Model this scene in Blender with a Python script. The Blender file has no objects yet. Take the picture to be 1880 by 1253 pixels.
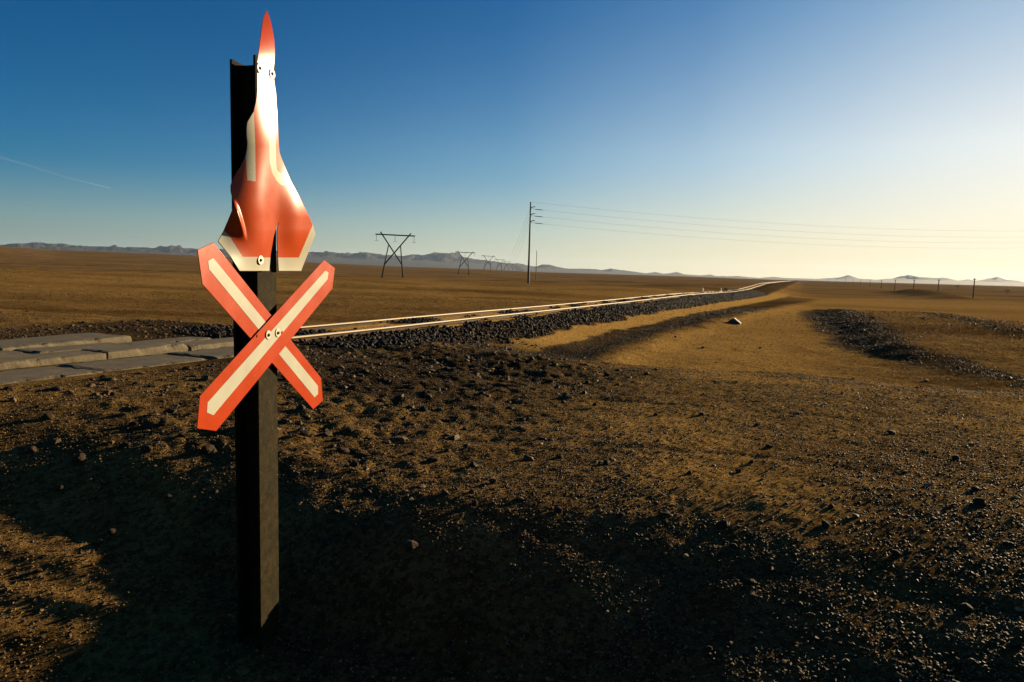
import bpy, math, random
import numpy as np
from mathutils import Vector, Matrix

random.seed(7)
RNG = np.random.default_rng(11)
scene = bpy.context.scene
COL = scene.collection

# ------------------------------------------------------------------ camera model
F = 1253.0                      # focal length in photo pixels (1880 wide) -> 24 mm on 36 mm
CAM_H = 1.6
PITCH = math.atan(125.5 / F)
ROLL = 0.027
fw = np.array([0, math.cos(PITCH), -math.sin(PITCH)])
r0 = np.array([1.0, 0, 0]); u0 = np.array([0, math.sin(PITCH), math.cos(PITCH)])
RT = math.cos(ROLL) * r0 + math.sin(ROLL) * u0
UP = -math.sin(ROLL) * r0 + math.cos(ROLL) * u0
CAM = np.array([0, 0, CAM_H])

def ray(x, y):
    return fw * F + (x - 940) * RT - (y - 626.5) * UP

def gnd(x, y, z=0.0):
    d = ray(x, y)
    return CAM + d * ((z - CAM_H) / d[2])

def hor_y(x):
    return 501.0 + 0.027 * (x - 940)

cam_data = bpy.data.cameras.new("camera")
cam_data.lens = 24 * 1253.33 / F
cam_data.sensor_width = 36
cam_data.clip_start = 0.05
cam_data.clip_end = 60000
cam = bpy.data.objects.new("camera", cam_data)
COL.objects.link(cam)
m = Matrix(((RT[0], UP[0], -fw[0], 0), (RT[1], UP[1], -fw[1], 0), (RT[2], UP[2], -fw[2], CAM_H), (0, 0, 0, 1)))
cam.matrix_world = m
scene.camera = cam

# ------------------------------------------------------------------ sun and sky
SUN_AZ = math.radians(52.0)     # clockwise from +Y
SUN_EL = math.radians(11.0)
sdir = Vector((math.sin(SUN_AZ) * math.cos(SUN_EL), math.cos(SUN_AZ) * math.cos(SUN_EL), math.sin(SUN_EL)))
sl = bpy.data.lights.new("sun", 'SUN')
sl.energy = 5.0
sl.angle = math.radians(0.5)
sl.color = (1.0, 0.76, 0.46)
so = bpy.data.objects.new("sun", sl)
COL.objects.link(so)
so.rotation_euler = sdir.to_track_quat('Z', 'Y').to_euler()
so.location = (30, 30, 40)

SKY_SAT, SKY_VAL = 1.68, 0.58
Z0_STOPS = [(0.0, 0.065), (0.3, 0.08), (0.62, 0.14), (0.80, 0.26), (0.90, 0.48), (0.97, 0.80)]
TOP_STOPS = [(0.0, (0.03, 0.12, 0.28)), (0.62, (0.09, 0.28, 0.50)), (0.85, (0.20, 0.43, 0.65)), (0.97, (0.34, 0.56, 0.74))]
LOW_STOPS = [(0.0, (0.25, 0.33, 0.31)), (0.3, (0.42, 0.46, 0.37)), (0.62, (0.69, 0.64, 0.44)), (0.85, (1.0, 0.80, 0.45)), (0.97, (1.12, 0.90, 0.54))]
HIGH_STOPS = [(0.0, (0.12, 0.27, 0.42)), (0.62, (0.47, 0.66, 0.70)), (0.85, (0.76, 0.86, 0.85)), (0.97, (1.02, 1.0, 0.90))]
world = bpy.data.worlds.new("World")
scene.world = world
world.use_nodes = True
nt = world.node_tree
nt.nodes.clear()
wo = nt.nodes.new("ShaderNodeOutputWorld")
bg = nt.nodes.new("ShaderNodeBackground")
sky = nt.nodes.new("ShaderNodeTexSky")
sky.sky_type = 'NISHITA'
sky.sun_disc = False
sky.sun_elevation = SUN_EL
sky.sun_rotation = SUN_AZ
sky.altitude = 500
sky.air_density = 1.0
sky.dust_density = 0.3
sky.ozone_density = 3.5
EXPO = 1.6
def wn(typ, **kw):
    o = nt.nodes.new(typ)
    for k, v in kw.items(): setattr(o, k, v)
    return o
def wmath(op, a, b=None, clamp=False):
    o = wn("ShaderNodeMath", operation=op, use_clamp=clamp)
    for i, v in enumerate((a, b)):
        if v is None: continue
        if isinstance(v, (int, float)): o.inputs[i].default_value = v
        else: nt.links.new(v, o.inputs[i])
    return o.outputs[0]
def wramp(fac, stops):
    o = wn("ShaderNodeValToRGB")
    e = o.color_ramp.elements
    while len(e) < len(stops): e.new(0.5)
    for k, (p, c) in enumerate(stops):
        e[k].position = p
        e[k].color = (*c, 1) if isinstance(c, tuple) else (c, c, c, 1)
    nt.links.new(fac, o.inputs[0])
    return o.outputs[0]
def wmix(fac, a, b):
    o = wn("ShaderNodeMix", data_type='RGBA')
    nt.links.new(fac, o.inputs[0]); nt.links.new(a, o.inputs[6]); nt.links.new(b, o.inputs[7])
    return o.outputs[2]
# clear sky above, a dust layer that thickens towards the horizon and towards the sun
hs = wn("ShaderNodeHueSaturation")
hs.inputs['Hue'].default_value = 0.507
hs.inputs['Saturation'].default_value = SKY_SAT
hs.inputs['Value'].default_value = SKY_VAL
nt.links.new(sky.outputs[0], hs.inputs['Color'])
tcw = wn("ShaderNodeTexCoord")
sep = wn("ShaderNodeSeparateXYZ"); nt.links.new(tcw.outputs['Generated'], sep.inputs[0])
zz = wmath('MAXIMUM', sep.outputs[2], 0.0)
dotn = wn("ShaderNodeVectorMath", operation='DOT_PRODUCT')
nt.links.new(tcw.outputs['Generated'], dotn.inputs[0]); dotn.inputs[1].default_value = tuple(sdir)
cg = wmath('MAXIMUM', dotn.outputs['Value'], 0.0)
z0 = wramp(cg, Z0_STOPS)
hfac = wmath('POWER', 2.71828, wmath('MULTIPLY', wmath('DIVIDE', zz, z0), -1.0), True)
low = wramp(cg, LOW_STOPS)
high = wramp(cg, HIGH_STOPS)
hz_col = wmix(wramp(zz, [(0.17, 0.0), (0.40, 1.0)]), wmix(wramp(zz, [(0.0, 0.0), (0.16, 1.0)]), low, high), wramp(cg, TOP_STOPS))
gain = wn("ShaderNodeVectorMath", operation='SCALE')
nt.links.new(hz_col, gain.inputs[0]); gain.inputs['Scale'].default_value = 1.0 / (0.05 * 2 ** EXPO)
nt.links.new(wmix(hfac, hs.outputs[0], gain.outputs[0]), bg.inputs[0])
bg.inputs[1].default_value = 0.05
nt.links.new(bg.outputs[0], wo.inputs[0])

scene.view_settings.view_transform = 'Standard'
scene.view_settings.look = 'None'
scene.view_settings.exposure = EXPO
scene.view_settings.gamma = 1.0

# ------------------------------------------------------------------ helpers
def tag(o, label=None, cat=None, group=None, kind=None):
    if label: o["label"] = label
    if cat: o["category"] = cat
    if group: o["group"] = group
    if kind: o["kind"] = kind
    return o

def link(name, me, mat=None, parent=None):
    o = bpy.data.objects.new(name, me)
    COL.objects.link(o)
    if mat is not None:
        for mm in (mat if isinstance(mat, (list, tuple)) else [mat]):
            me.materials.append(mm)
    if parent is not None:
        o.parent = parent
    return o

def empty(name, loc=(0, 0, 0), rz=0.0):
    o = bpy.data.objects.new(name, None)
    o.empty_display_size = 0.2
    COL.objects.link(o)
    o.location = loc
    o.rotation_euler = (0, 0, rz)
    return o

def copy_tree(o, parent=None):
    c = o.copy()
    COL.objects.link(c)
    c.parent = parent
    for ch in list(o.children):
        copy_tree(ch, c)
    return c

class MB:
    """collects simple shapes into one mesh"""
    def __init__(s):
        s.v = []; s.f = []
    def add(s, vs, fs):
        b = len(s.v)
        s.v += [tuple(map(float, p)) for p in vs]
        s.f += [tuple(b + i for i in q) for q in fs]
    def prism(s, poly, axis_vec):
        """poly: list of 3D points (one face), extruded along axis_vec"""
        n = len(poly)
        a = [np.array(p, float) for p in poly]
        ax = np.array(axis_vec, float)
        vs = a + [p + ax for p in a]
        fs = [tuple(range(n))[::-1], tuple(range(n, 2 * n))]
        fs += [(i, (i + 1) % n, n + (i + 1) % n, n + i) for i in range(n)]
        s.add(vs, fs)
    def tube(s, pts, rad, n=8):
        pts = [np.array(p, float) for p in pts]
        if not isinstance(rad, (list, tuple)): rad = [rad] * len(pts)
        rings = []
        for i, p in enumerate(pts):
            d = pts[min(i + 1, len(pts) - 1)] - pts[max(i - 1, 0)]
            d = d / np.linalg.norm(d)
            h = np.array([0, 0, 1.0]) if abs(d[2]) < 0.9 else np.array([1.0, 0, 0])
            a = np.cross(d, h); a /= np.linalg.norm(a); b = np.cross(d, a)
            rings.append([p + rad[i] * (math.cos(2 * math.pi * k / n) * a + math.sin(2 * math.pi * k / n) * b) for k in range(n)])
        vs = [q for r in rings for q in r]
        fs = []
        for i in range(len(pts) - 1):
            for k in range(n):
                fs.append((i * n + k, i * n + (k + 1) % n, (i + 1) * n + (k + 1) % n, (i + 1) * n + k))
        fs.append(tuple(range(n))[::-1]); fs.append(tuple((len(pts) - 1) * n + k for k in range(n)))
        s.add(vs, fs)
    def build(s, name, mat=None, parent=None, smooth=False):
        me = bpy.data.meshes.new(name)
        me.from_pydata(s.v, [], s.f)
        import bmesh
        bm = bmesh.new(); bm.from_mesh(me)
        bmesh.ops.recalc_face_normals(bm, faces=bm.faces)
        bm.to_mesh(me); bm.free()
        if smooth:
            me.polygons.foreach_set("use_smooth", [True] * len(me.polygons))
        me.update()
        return link(name, me, mat, parent)

def np_mesh(name, verts, faces, smooth=False, attrs=None):
    """fast mesh from arrays; faces n x 3 or n x 4"""
    me = bpy.data.meshes.new(name)
    nv, nf, k = len(verts), len(faces), faces.shape[1]
    me.vertices.add(nv); me.vertices.foreach_set("co", verts.astype(np.float32).ravel())
    me.loops.add(nf * k); me.loops.foreach_set("vertex_index", faces.astype(np.int32).ravel())
    me.polygons.add(nf)
    me.polygons.foreach_set("loop_start", np.arange(0, nf * k, k, dtype=np.int32))
    me.polygons.foreach_set("loop_total", np.full(nf, k, dtype=np.int32))
    me.polygons.foreach_set("use_smooth", np.full(nf, smooth, dtype=bool))
    if attrs:
        for an, av in attrs.items():
            at = me.attributes.new(an, 'FLOAT', 'POINT')
            at.data.foreach_set("value", av.astype(np.float32))
    me.update(calc_edges=True)
    return me

def sstep(a, b, x):
    t = np.clip((x - a) / (b - a), 0, 1)
    return t * t * (3 - 2 * t)

def bump1(x, c, w):
    return np.exp(-((x - c) / w) ** 2)

def _hash(ix, iy, seed):
    h = (ix.astype(np.int64) * 374761393 + iy.astype(np.int64) * 668265263 + seed * 1442695041) & 0xFFFFFFFF
    h = ((h ^ (h >> 13)) * 1274126177) & 0xFFFFFFFF
    h = (h ^ (h >> 16)) & 0xFFFFFFFF
    return h / 4294967295.0

def noise2(x, y, seed=0):
    """gradient noise, about -0.7..0.7"""
    xi = np.floor(x); yi = np.floor(y)
    xf = x - xi; yf = y - yi
    u = xf * xf * xf * (xf * (xf * 6 - 15) + 10); v = yf * yf * yf * (yf * (yf * 6 - 15) + 10)
    def g(ox, oy):
        a = _hash(xi + ox, yi + oy, seed) * 2 * np.pi
        return np.cos(a) * (xf - ox) + np.sin(a) * (yf - oy)
    n00, n10, n01, n11 = g(0, 0), g(1, 0), g(0, 1), g(1, 1)
    return (n00 * (1 - u) + n10 * u) * (1 - v) + (n01 * (1 - u) + n11 * u) * v

def fbm(x, y, oct=4, seed=0, gain=0.5):
    a, s, o = 1.0, 0.0, 0
    for k in range(oct):
        s = s + a * noise2(x * 2 ** k + 17.3 * k, y * 2 ** k - 9.1 * k, seed + k)
        a *= gain
    return s

# ------------------------------------------------------------------ node materials
def mat_new(name):
    mt = bpy.data.materials.new(name)
    mt.use_nodes = True
    n = mt.node_tree
    n.nodes.clear()
    out = n.nodes.new("ShaderNodeOutputMaterial")
    bs = n.nodes.new("ShaderNodeBsdfPrincipled")
    n.links.new(bs.outputs[0], out.inputs[0])
    return mt, n, bs

def nd(n, typ, **kw):
    o = n.nodes.new(typ)
    for k, v in kw.items():
        if k.startswith("i_"):
            key = k[2:]
            o.inputs[int(key) if key.isdigit() else key].default_value = v
        else:
            setattr(o, k, v)
    return o

def noise_node(n, scale, detail=4, rough=0.55, vec=None):
    o = nd(n, "ShaderNodeTexNoise")
    o.inputs['Scale'].default_value = scale; o.inputs['Detail'].default_value = detail; o.inputs['Roughness'].default_value = rough
    if vec is not None: n.links.new(vec, o.inputs['Vector'])
    return o

def ramp(n, fac, stops):
    o = nd(n, "ShaderNodeValToRGB")
    e = o.color_ramp.elements
    while len(e) < len(stops): e.new(0.5)
    for k, (p, c) in enumerate(stops):
        e[k].position = p
        e[k].color = (c[0], c[1], c[2], 1) if isinstance(c, (tuple, list)) else (c, c, c, 1)
    n.links.new(fac, o.inputs[0])
    return o

def mix(n, fac, a, b, typ='MIX'):
    o = nd(n, "ShaderNodeMix", data_type='RGBA', blend_type=typ)
    for sock, val in ((o.inputs[0], fac), (o.inputs[6], a), (o.inputs[7], b)):
        if isinstance(val, (int, float)): sock.default_value = val
        elif isinstance(val, tuple): sock.default_value = (val[0], val[1], val[2], 1)
        else: n.links.new(val, sock)
    return o.outputs[2]

def bump(n, bs, h, strength, dist, normal=None):
    o = nd(n, "ShaderNodeBump")
    o.inputs['Strength'].default_value = strength; o.inputs['Distance'].default_value = dist
    n.links.new(h, o.inputs['Height'])
    if normal is not None: n.links.new(normal, o.inputs['Normal'])
    if bs is not None: n.links.new(o.outputs[0], bs.inputs['Normal'])
    return o.outputs[0]

def simple(name, col, rough=0.6, spec=0.5, metal=0.0, nscale=None, namt=0.3, bstr=0.0, bscale=80, bdist=0.01):
    mt, n, bs = mat_new(name)
    bs.inputs['Roughness'].default_value = rough
    bs.inputs['Specular IOR Level'].default_value = spec
    bs.inputs['Metallic'].default_value = metal
    geo = nd(n, "ShaderNodeTexCoord")
    if nscale:
        a = noise_node(n, nscale, 5, 0.6, geo.outputs['Object'])
        r = ramp(n, a.outputs[0], [(0.3, tuple(c * (1 - namt) for c in col)), (0.7, tuple(min(1, c * (1 + namt)) for c in col))])
        n.links.new(r.outputs[0], bs.inputs['Base Color'])
    else:
        bs.inputs['Base Color'].default_value = (*col, 1)
    if bstr:
        b = noise_node(n, bscale, 5, 0.65, geo.outputs['Object'])
        bump(n, bs, b.outputs[0], bstr, bdist)
    return mt

# ------------------------------------------------------------------ track frame
KTR = 0.42
OB = gnd(1000, 570, 0.6)
TD = np.array([KTR, 1.0]) / math.hypot(KTR, 1)      # along the track, away
TN = np.array([TD[1], -TD[0]])                      # to the right of the track
def ts(x, y):
    dx, dy = x - OB[0], y - OB[1]
    return dx * TD[0] + dy * TD[1], dx * TN[0] + dy * TN[1]
def xy(t, s):
    return OB[0] + t * TD[0] + s * TN[0], OB[1] + t * TD[1] + s * TN[1]

rail_px = [(560, 618), (800, 590), (1000, 570), (1159, 553), (1266, 540.6), (1346, 535.8), (1372, 531.8), (1393.6, 525), (1407, 520.6)]
RT_T, RT_Z = [-40, -16, -13], [0.76, 0.715, 0.675]
for q in rail_px:
    d = ray(*q)
    k = ((OB - CAM)[0] * TN[0] + (OB - CAM)[1] * TN[1]) / (d[0] * TN[0] + d[1] * TN[1])
    P = CAM + d * k
    RT_T.append(ts(P[0], P[1])[0]); RT_Z.append(P[2])
RT_T += [RT_T[-1] + 110, RT_T[-1] + 400, 6000]
RT_Z += [1.0, 1.1, 1.2]
_tt = np.linspace(-40, 600, 1281)
_zz = np.interp(_tt, RT_T, RT_Z)
_ker = np.hanning(25); _ker /= _ker.sum()
_zz = np.convolve(np.pad(_zz, 12, mode='edge'), _ker, mode='valid')
def zrail(t):
    return np.interp(t, _tt, _zz)

# ------------------------------------------------------------------ terrain height
CR_X = [-900, 0, 100, 250, 400, 560, 700, 860, 980, 1250, 1400, 1880, 2600]
CR_E = [17, 15.5, 12.7, 12.2, 11.3, 7, 4.5, 3.8, 2.0, 1.5, 0.0, 0.0, 0.0]
LGR = np.log([6, 40, 150, 290, 580, 870, 2000, 3200, 20000])

def terrain_base(x, y):
    R = np.hypot(x, y) + 1e-6
    xa = np.where(y > 0.3 * np.abs(x), 940 + F * x / np.maximum(y, 0.3 * np.abs(x) + 1e-6), np.where(x < 0, -900.0, 2600.0))
    crest = 1.6 + np.interp(xa, CR_X, CR_E) * 2000 / F
    lr = np.log(np.maximum(R, 1))
    zl = np.interp(lr, LGR, [0.0, 0.0, -1.0, -2.8, -1.6, 0.2, 0, -6, -6])
    zr = np.interp(lr, np.log([1, 30, 90, 150, 400, 800, 2000, 3200, 20000]), [0.0, 0, -0.6, -1.4, -1.4, -0.4, 0, -6, -6])
    w = sstep(1330, 980, xa)
    z = zl * w + zr * (1 - w)
    z = z + crest * sstep(math.log(500), math.log(2000), lr)
    return z, R, xa

def masks(x, y):
    """where dark gravel / pale sand lie, with slope shade painted into dark"""
    t, s = ts(x, y)
    wid = 1 + np.clip(t, 0, 70) / 48.0
    wob = 0.25 * fbm(x * 0.8, y * 0.8, 3, 40)
    sw = (s + wob) / np.where(s > 0, wid, 1)
    on = sstep(-10.8, -9.8, t + 0.5 * wob)
    ballast = np.where(s > 0, sstep(1.12, 0.92, sw), sstep(-3.0, -2.5, s + wob)) * on
    inside = sstep(0.56, 0.50, np.abs(s + 0.53)) + sstep(0.02, 0.1, s) * sstep(0.34, 0.2, s)
    pat = sstep(-0.22, 0.0, fbm(t * 0.45, s * 1.2, 3, 61))
    ballast = ballast * (1 - np.clip(inside, 0, 1) * pat)
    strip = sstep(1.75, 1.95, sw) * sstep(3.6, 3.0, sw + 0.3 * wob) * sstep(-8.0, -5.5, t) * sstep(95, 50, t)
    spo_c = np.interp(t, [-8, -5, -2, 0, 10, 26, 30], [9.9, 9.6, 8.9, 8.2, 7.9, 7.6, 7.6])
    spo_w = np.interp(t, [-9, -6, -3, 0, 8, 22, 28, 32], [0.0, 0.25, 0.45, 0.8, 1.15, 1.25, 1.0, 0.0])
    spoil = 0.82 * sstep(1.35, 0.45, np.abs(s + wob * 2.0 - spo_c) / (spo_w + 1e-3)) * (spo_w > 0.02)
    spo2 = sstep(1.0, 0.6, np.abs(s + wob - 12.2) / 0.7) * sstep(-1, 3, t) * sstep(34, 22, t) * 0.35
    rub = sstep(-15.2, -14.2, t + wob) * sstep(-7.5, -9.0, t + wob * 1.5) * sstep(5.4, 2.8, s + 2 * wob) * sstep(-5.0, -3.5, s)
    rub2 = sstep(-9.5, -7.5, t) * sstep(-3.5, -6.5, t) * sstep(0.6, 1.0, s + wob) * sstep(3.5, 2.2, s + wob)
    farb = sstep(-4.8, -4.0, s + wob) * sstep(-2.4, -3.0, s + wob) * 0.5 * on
    mound_shade = bump1(t, 172, 44) * bump1(s, 33, 6)
    dark = np.clip(ballast + strip * 0.7 + spoil + spo2 + np.maximum(rub * (0.95 - 0.5 * sstep(-12.3, -13.2, t)), rub2 * 0.95) + farb + 0.5 * sstep(0.25, 0.6, mound_shade), 0, 1)  # strip and spoil mix dark gravel with painted slope shade; mound is shade
    sand = sstep(1.0, 1.15, sw) * sstep(2.0, 1.8, sw) * on + np.clip(inside, 0, 1) * pat * on
    sand = sand + 0.5 * sstep(3.0, 3.6, sw) * sstep(8.5, 5.5, s) * sstep(-9.0, -4.0, t + 3.5 * wob + 0.8 * fbm(x * 0.35, y * 0.35, 3, 66)) * sstep(60, 10, t)
    R_ = np.hypot(x, y)
    sand = sand + 0.30 * sstep(-15.2, -15.7, t) * sstep(-0.2, 0.3, fbm(t * 1.9, s * 0.6, 3, 69)) + np.where(s < 0, 0.24, 0.36) * sstep(22, 60, R_) * (1 - np.clip(strip + spoil, 0, 1)) + 0.5 * sstep(-15.2, -14.6, t) * sstep(-12.0, -13.2, t) * sstep(4.6, 3.4, s) * sstep(-0.15, 0.25, fbm(x * 1.5, y * 1.5, 3, 67)) + 0.4 * sstep(-14.4, -13.5, t) * sstep(-6.0, -8.0, t) * sstep(-0.1, 0.35, fbm(x * 0.5, y * 0.5, 4, 68)) * sstep(3.5, 5.5, s)
    sand = np.clip(sand * (1 - ballast), 0, 1) * sstep(150, 60, t)
    return dark, sand, ballast, rub, strip, spoil

def height(x, y):
    x = np.asarray(x, float); y = np.asarray(y, float)
    z, R, xa = terrain_base(x, y)
    t, s = ts(x, y)
    # road embankment running across in front of the crossing
    edge = -14.75 + 0.12 * noise2(x * 0.9, y * 0.9, 3) + 0.05 * noise2(x * 3.3, y * 3.3, 4)
    k_ = sstep(4.7, 6.4, s)
    smax = 0.55 * (1 - k_) + np.interp(s, [5.0, 7.0, 9.5], [0.27, 0.235, 0.20]) * k_
    w_ = 0.7 * (1 - k_) + 2.5 * k_
    d1 = 0.55 * (1 - k_) + np.interp(s, [6, 9], [2.0, 1.5]) * k_
    hgt = np.interp(s, [-1, 2.2, 4.2, 6.5], [0.58, 0.46, 0.34, 0.42])
    hl = np.interp(s, [0, 4.2], [1.4, 0.8]) * (1 - k_) + 0.95 * k_
    q_ = np.maximum(d1 - (t - edge), 0)
    drop = np.where(q_ < w_, smax * q_ * q_ / (2 * w_), smax * (q_ - w_ / 2))
    drop = np.minimum(hl * np.tanh(drop / hl), hgt)
    road = sstep(-5.2, -9.0, t + 0.3 * noise2(x * 0.7, y * 0.7, 8)) * sstep(60, 20, s) * sstep(-40, -10, s)
    z = z + np.maximum(hgt - drop, 0) * road
    z = z + 0.05 * bump1(t + 7.5 + 0.15 * noise2(x * 0.8, y * 0.8, 9), 0, 0.22) * sstep(2.8, 3.6, s) * sstep(9.5, 6.0, s)
    # sand and gravel relief
    near = 1 / (1 + (R / 120.0) ** 2)
    z = z + near * ((0.014 + 0.046 * sstep(6, 14, R)) * fbm(x * 0.35, y * 0.35, 3, 20) + 0.010 * fbm(x * 2.1, y * 2.1, 3, 25) + 0.006 * fbm(x * 9, y * 9, 2, 28) * (R < 14))
    rubz = sstep(-15.0, -14.2, t) * sstep(-7.5, -9.0, t) * sstep(5.4, 2.8, s) * sstep(-1.5, 0.9, s)
    z = z + rubz * (0.07 * fbm(x * 2.6, y * 2.6, 3, 27) + 0.06 * np.abs(noise2(x * 6, y * 6, 29)))
    # wind ripples on the low ground by the camera
    ph = y + 0.05 * x + 0.10 * noise2(x * 0.9, y * 1.2, 31) + 0.03 * noise2(x * 3, y * 3, 32)
    rip = 0.5 + 0.5 * np.sin(2 * np.pi * ph / 0.23)
    z = z + 0.028 * rip ** 2 * sstep(-15.3, -15.7, t) * (0.35 + 0.65 * sstep(-0.3, 0.3, noise2(x * 1.3, y * 1.3, 33))) * sstep(4.4, 3.6, s)
    z = z + 0.205 * np.clip(t + 15.4, -2.2, 0) * sstep(5.0, 3.8, s)
    # track ruts along the road
    z = z - 0.008 * road * sstep(0.12, 0.0, np.abs(np.mod(t + 0.15 * noise2(x * 0.5, y * 0.5, 71), 1.7) - 0.85) ) * sstep(2.5, 5, s)
    # long low swells of the plain
    far = sstep(18, 70, R)
    z = z + far * (1.6 * np.abs(fbm(x * 0.012, y * 0.045, 4, 50)) * sstep(900, 250, R) * sstep(-6, -14, s) +
                   0.35 * fbm(x * 0.02, y * 0.03, 3, 55) * sstep(900, 300, R) * sstep(10, 18, s))
    z = z + 1.0 * sstep(300, 900, R) * sstep(3000, 1500, R) * fbm(x * 0.002, y * 0.003, 3, 58) * sstep(1300, 900, xa)
    # long spoil bank: the ground right of it is a step higher
    cs = np.interp(t, [-10, -5, -2, 0, 10, 26, 34], [10.1, 9.8, 9.2, 8.8, 8.6, 8.5, 8.5]) + 0.2 * fbm(x * 0.7, y * 0.7, 3, 41)
    hs_ = np.interp(t, [-12, -6, 0, 20, 27, 32], [0, 0.10, 0.24, 0.30, 0.22, 0.0])
    z = z + hs_ * sstep(cs - 1.5, cs, s) * sstep(cs + 11, cs + 2, s)
    z = z + 0.10 * bump1(s + 0.3 * fbm(x * 0.5, y * 0.5, 2, 44), 12.6, 1.0) * sstep(-1, 3, t) * sstep(34, 22, t)
    # low mound far right
    z = z + 1.6 * bump1(t, 172, 40) * bump1(s, 33, 5)
    # railway bank
    wid = 1 + np.clip(t, 0, 70) / 48.0
    sw = np.where(s > 0, s / wid, s)
    wt = np.interp(sw, [-5, -3.2, -1.75, -1.5, 0.45, 1.05, 1.9, 2.6, 3.4], [0, 0.25, 0.95, 1, 1, 0.42, 0.2, 0.05, 0.0])
    wx = np.interp(s, [-6, -3.5, -2.1, 1.0, 2.2, 4.5], [0, 0.5, 1, 0.97, 0.55, 0.0])
    xg = sstep(-10.3, -11.2, t)
    wt = wt * (1 - xg) + wx * xg
    wt = wt * sstep(3000, 600, np.abs(t))
    rb_ = bump1(s, 0.0, 0.22) + bump1(s, -1.067, 0.22)
    zb = zrail(t) - 0.13 + 0.065 * xg + 0.05 * (1 - xg) * sstep(0.52, 0.35, np.abs(s + 0.53)) + 0.022 * xg * sstep(0.7, 0.86, s) + (1 - xg) * rb_ * (0.05 + 0.03 * noise2(t * 0.9, s, 83))
    z = z * (1 - wt) + zb * wt
    # pushed-up gravel shoulder between the sand strip and the flat
    z = z + 0.16 * bump1(sw, 3.1, 0.55) * sstep(-7.5, -4.5, t) * sstep(60, 35, t)
    return z

# ------------------------------------------------------------------ ground sheet
def build_ground():
    a1 = np.radians(np.linspace(-62, 62, 980))
    a2 = np.radians(np.linspace(62, 298, 80))[1:-1]
    az = np.concatenate([a1, a2])
    r = [0.7]
    while r[-1] < 9000:
        q = r[-1]
        r.append(q * (1.007 if q < 14 else (1.013 if q < 70 else 1.03)))
    r = np.array(r)
    A, Rr = np.meshgrid(az, r)
    X = Rr * np.sin(A); Y = Rr * np.cos(A)
    Z = height(X, Y)
    na, nr = len(az), len(r)
    V = np.stack([X.ravel(), Y.ravel(), Z.ravel()], 1)
    V = np.vstack([V, [[0, 0, float(height(np.array([0.]), np.array([0.]))[0])]]])
    i = np.arange(nr - 1)[:, None]; j = np.arange(na)[None, :]
    jn = (j + 1) % na
    Q = np.stack([i * na + j, i * na + jn, (i + 1) * na + jn, (i + 1) * na + j], -1).reshape(-1, 4)
    Q = Q[:, ::-1]
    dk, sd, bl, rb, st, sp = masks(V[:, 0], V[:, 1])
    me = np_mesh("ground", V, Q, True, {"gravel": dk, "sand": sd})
    return link("ground", me, MAT["ground"])

def mat_ground():
    mt, n, bs = mat_new("desert_ground")
    tc = nd(n, "ShaderNodeTexCoord"); P = tc.outputs['Object']
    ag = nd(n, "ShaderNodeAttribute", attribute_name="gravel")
    asd = nd(n, "ShaderNodeAttribute", attribute_name="sand")
    big = noise_node(n, 0.25, 6, 0.6, P)
    mid = noise_node(n, 3.0, 6, 0.65, P)
    fin = noise_node(n, 45.0, 6, 0.7, P)
    grit = nd(n, "ShaderNodeTexVoronoi", feature='F1'); grit.inputs['Scale'].default_value = 38
    n.links.new(P, grit.inputs['Vector'])
    # stretched streaks: shade of the plain's low swells put into the colour
    mp = nd(n, "ShaderNodeMapping"); mp.inputs['Scale'].default_value = (0.008, 0.10, 1)
    n.links.new(P, mp.inputs[0])
    stk = noise_node(n, 1.0, 6, 0.6, mp.outputs[0])
    base = ramp(n, mid.outputs[0], [(0.3, (0.14, 0.088, 0.030)), (0.55, (0.265, 0.166, 0.058)), (0.75, (0.39, 0.25, 0.088))])
    stc = ramp(n, stk.outputs[0], [(0.38, (0.40, 0.33, 0.28)), (0.50, (0.8, 0.76, 0.72)), (0.58, (1.0, 0.97, 0.9))])
    c1 = mix(n, 0.85, base.outputs[0], stc.outputs[0], 'MULTIPLY')
    sandc = ramp(n, fin.outputs[0], [(0.3, (0.40, 0.24, 0.068)), (0.7, (0.54, 0.33, 0.10))])
    c2 = mix(n, asd.outputs['Fac'], c1, sandc.outputs[0])
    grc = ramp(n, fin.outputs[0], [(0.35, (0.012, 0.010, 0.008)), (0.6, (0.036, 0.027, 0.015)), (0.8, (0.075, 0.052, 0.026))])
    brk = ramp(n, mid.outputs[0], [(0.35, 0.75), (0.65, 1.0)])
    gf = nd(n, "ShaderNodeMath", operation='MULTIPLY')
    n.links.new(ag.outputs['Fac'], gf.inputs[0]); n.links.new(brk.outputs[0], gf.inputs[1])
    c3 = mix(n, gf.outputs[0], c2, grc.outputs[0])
    spk = ramp(n, grit.outputs['Color'], [(0.25, 0.35), (0.6, 1.0), (0.95, 1.3)])
    c4 = mix(n, 0.75, c3, spk.outputs[0], 'MULTIPLY')
    n.links.new(c4, bs.inputs['Base Color'])
    bs.inputs['Roughness'].default_value = 0.85
    bs.inputs['Specular IOR Level'].default_value = 0.0
    grit2 = nd(n, "ShaderNodeTexVoronoi", feature='F1'); grit2.inputs['Scale'].default_value = 95
    n.links.new(P, grit2.inputs['Vector'])
    b0 = bump(n, None, grit2.outputs['Distance'], 0.8, 0.012)
    b1 = bump(n, None, mid.outputs[0], 0.5, 0.10, b0)
    b2 = bump(n, None, grit.outputs['Distance'], 0.3, 0.02, b1)
    bump(n, bs, fin.outputs[0], 0.8, 0.03, b2)
    return mt

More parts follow.
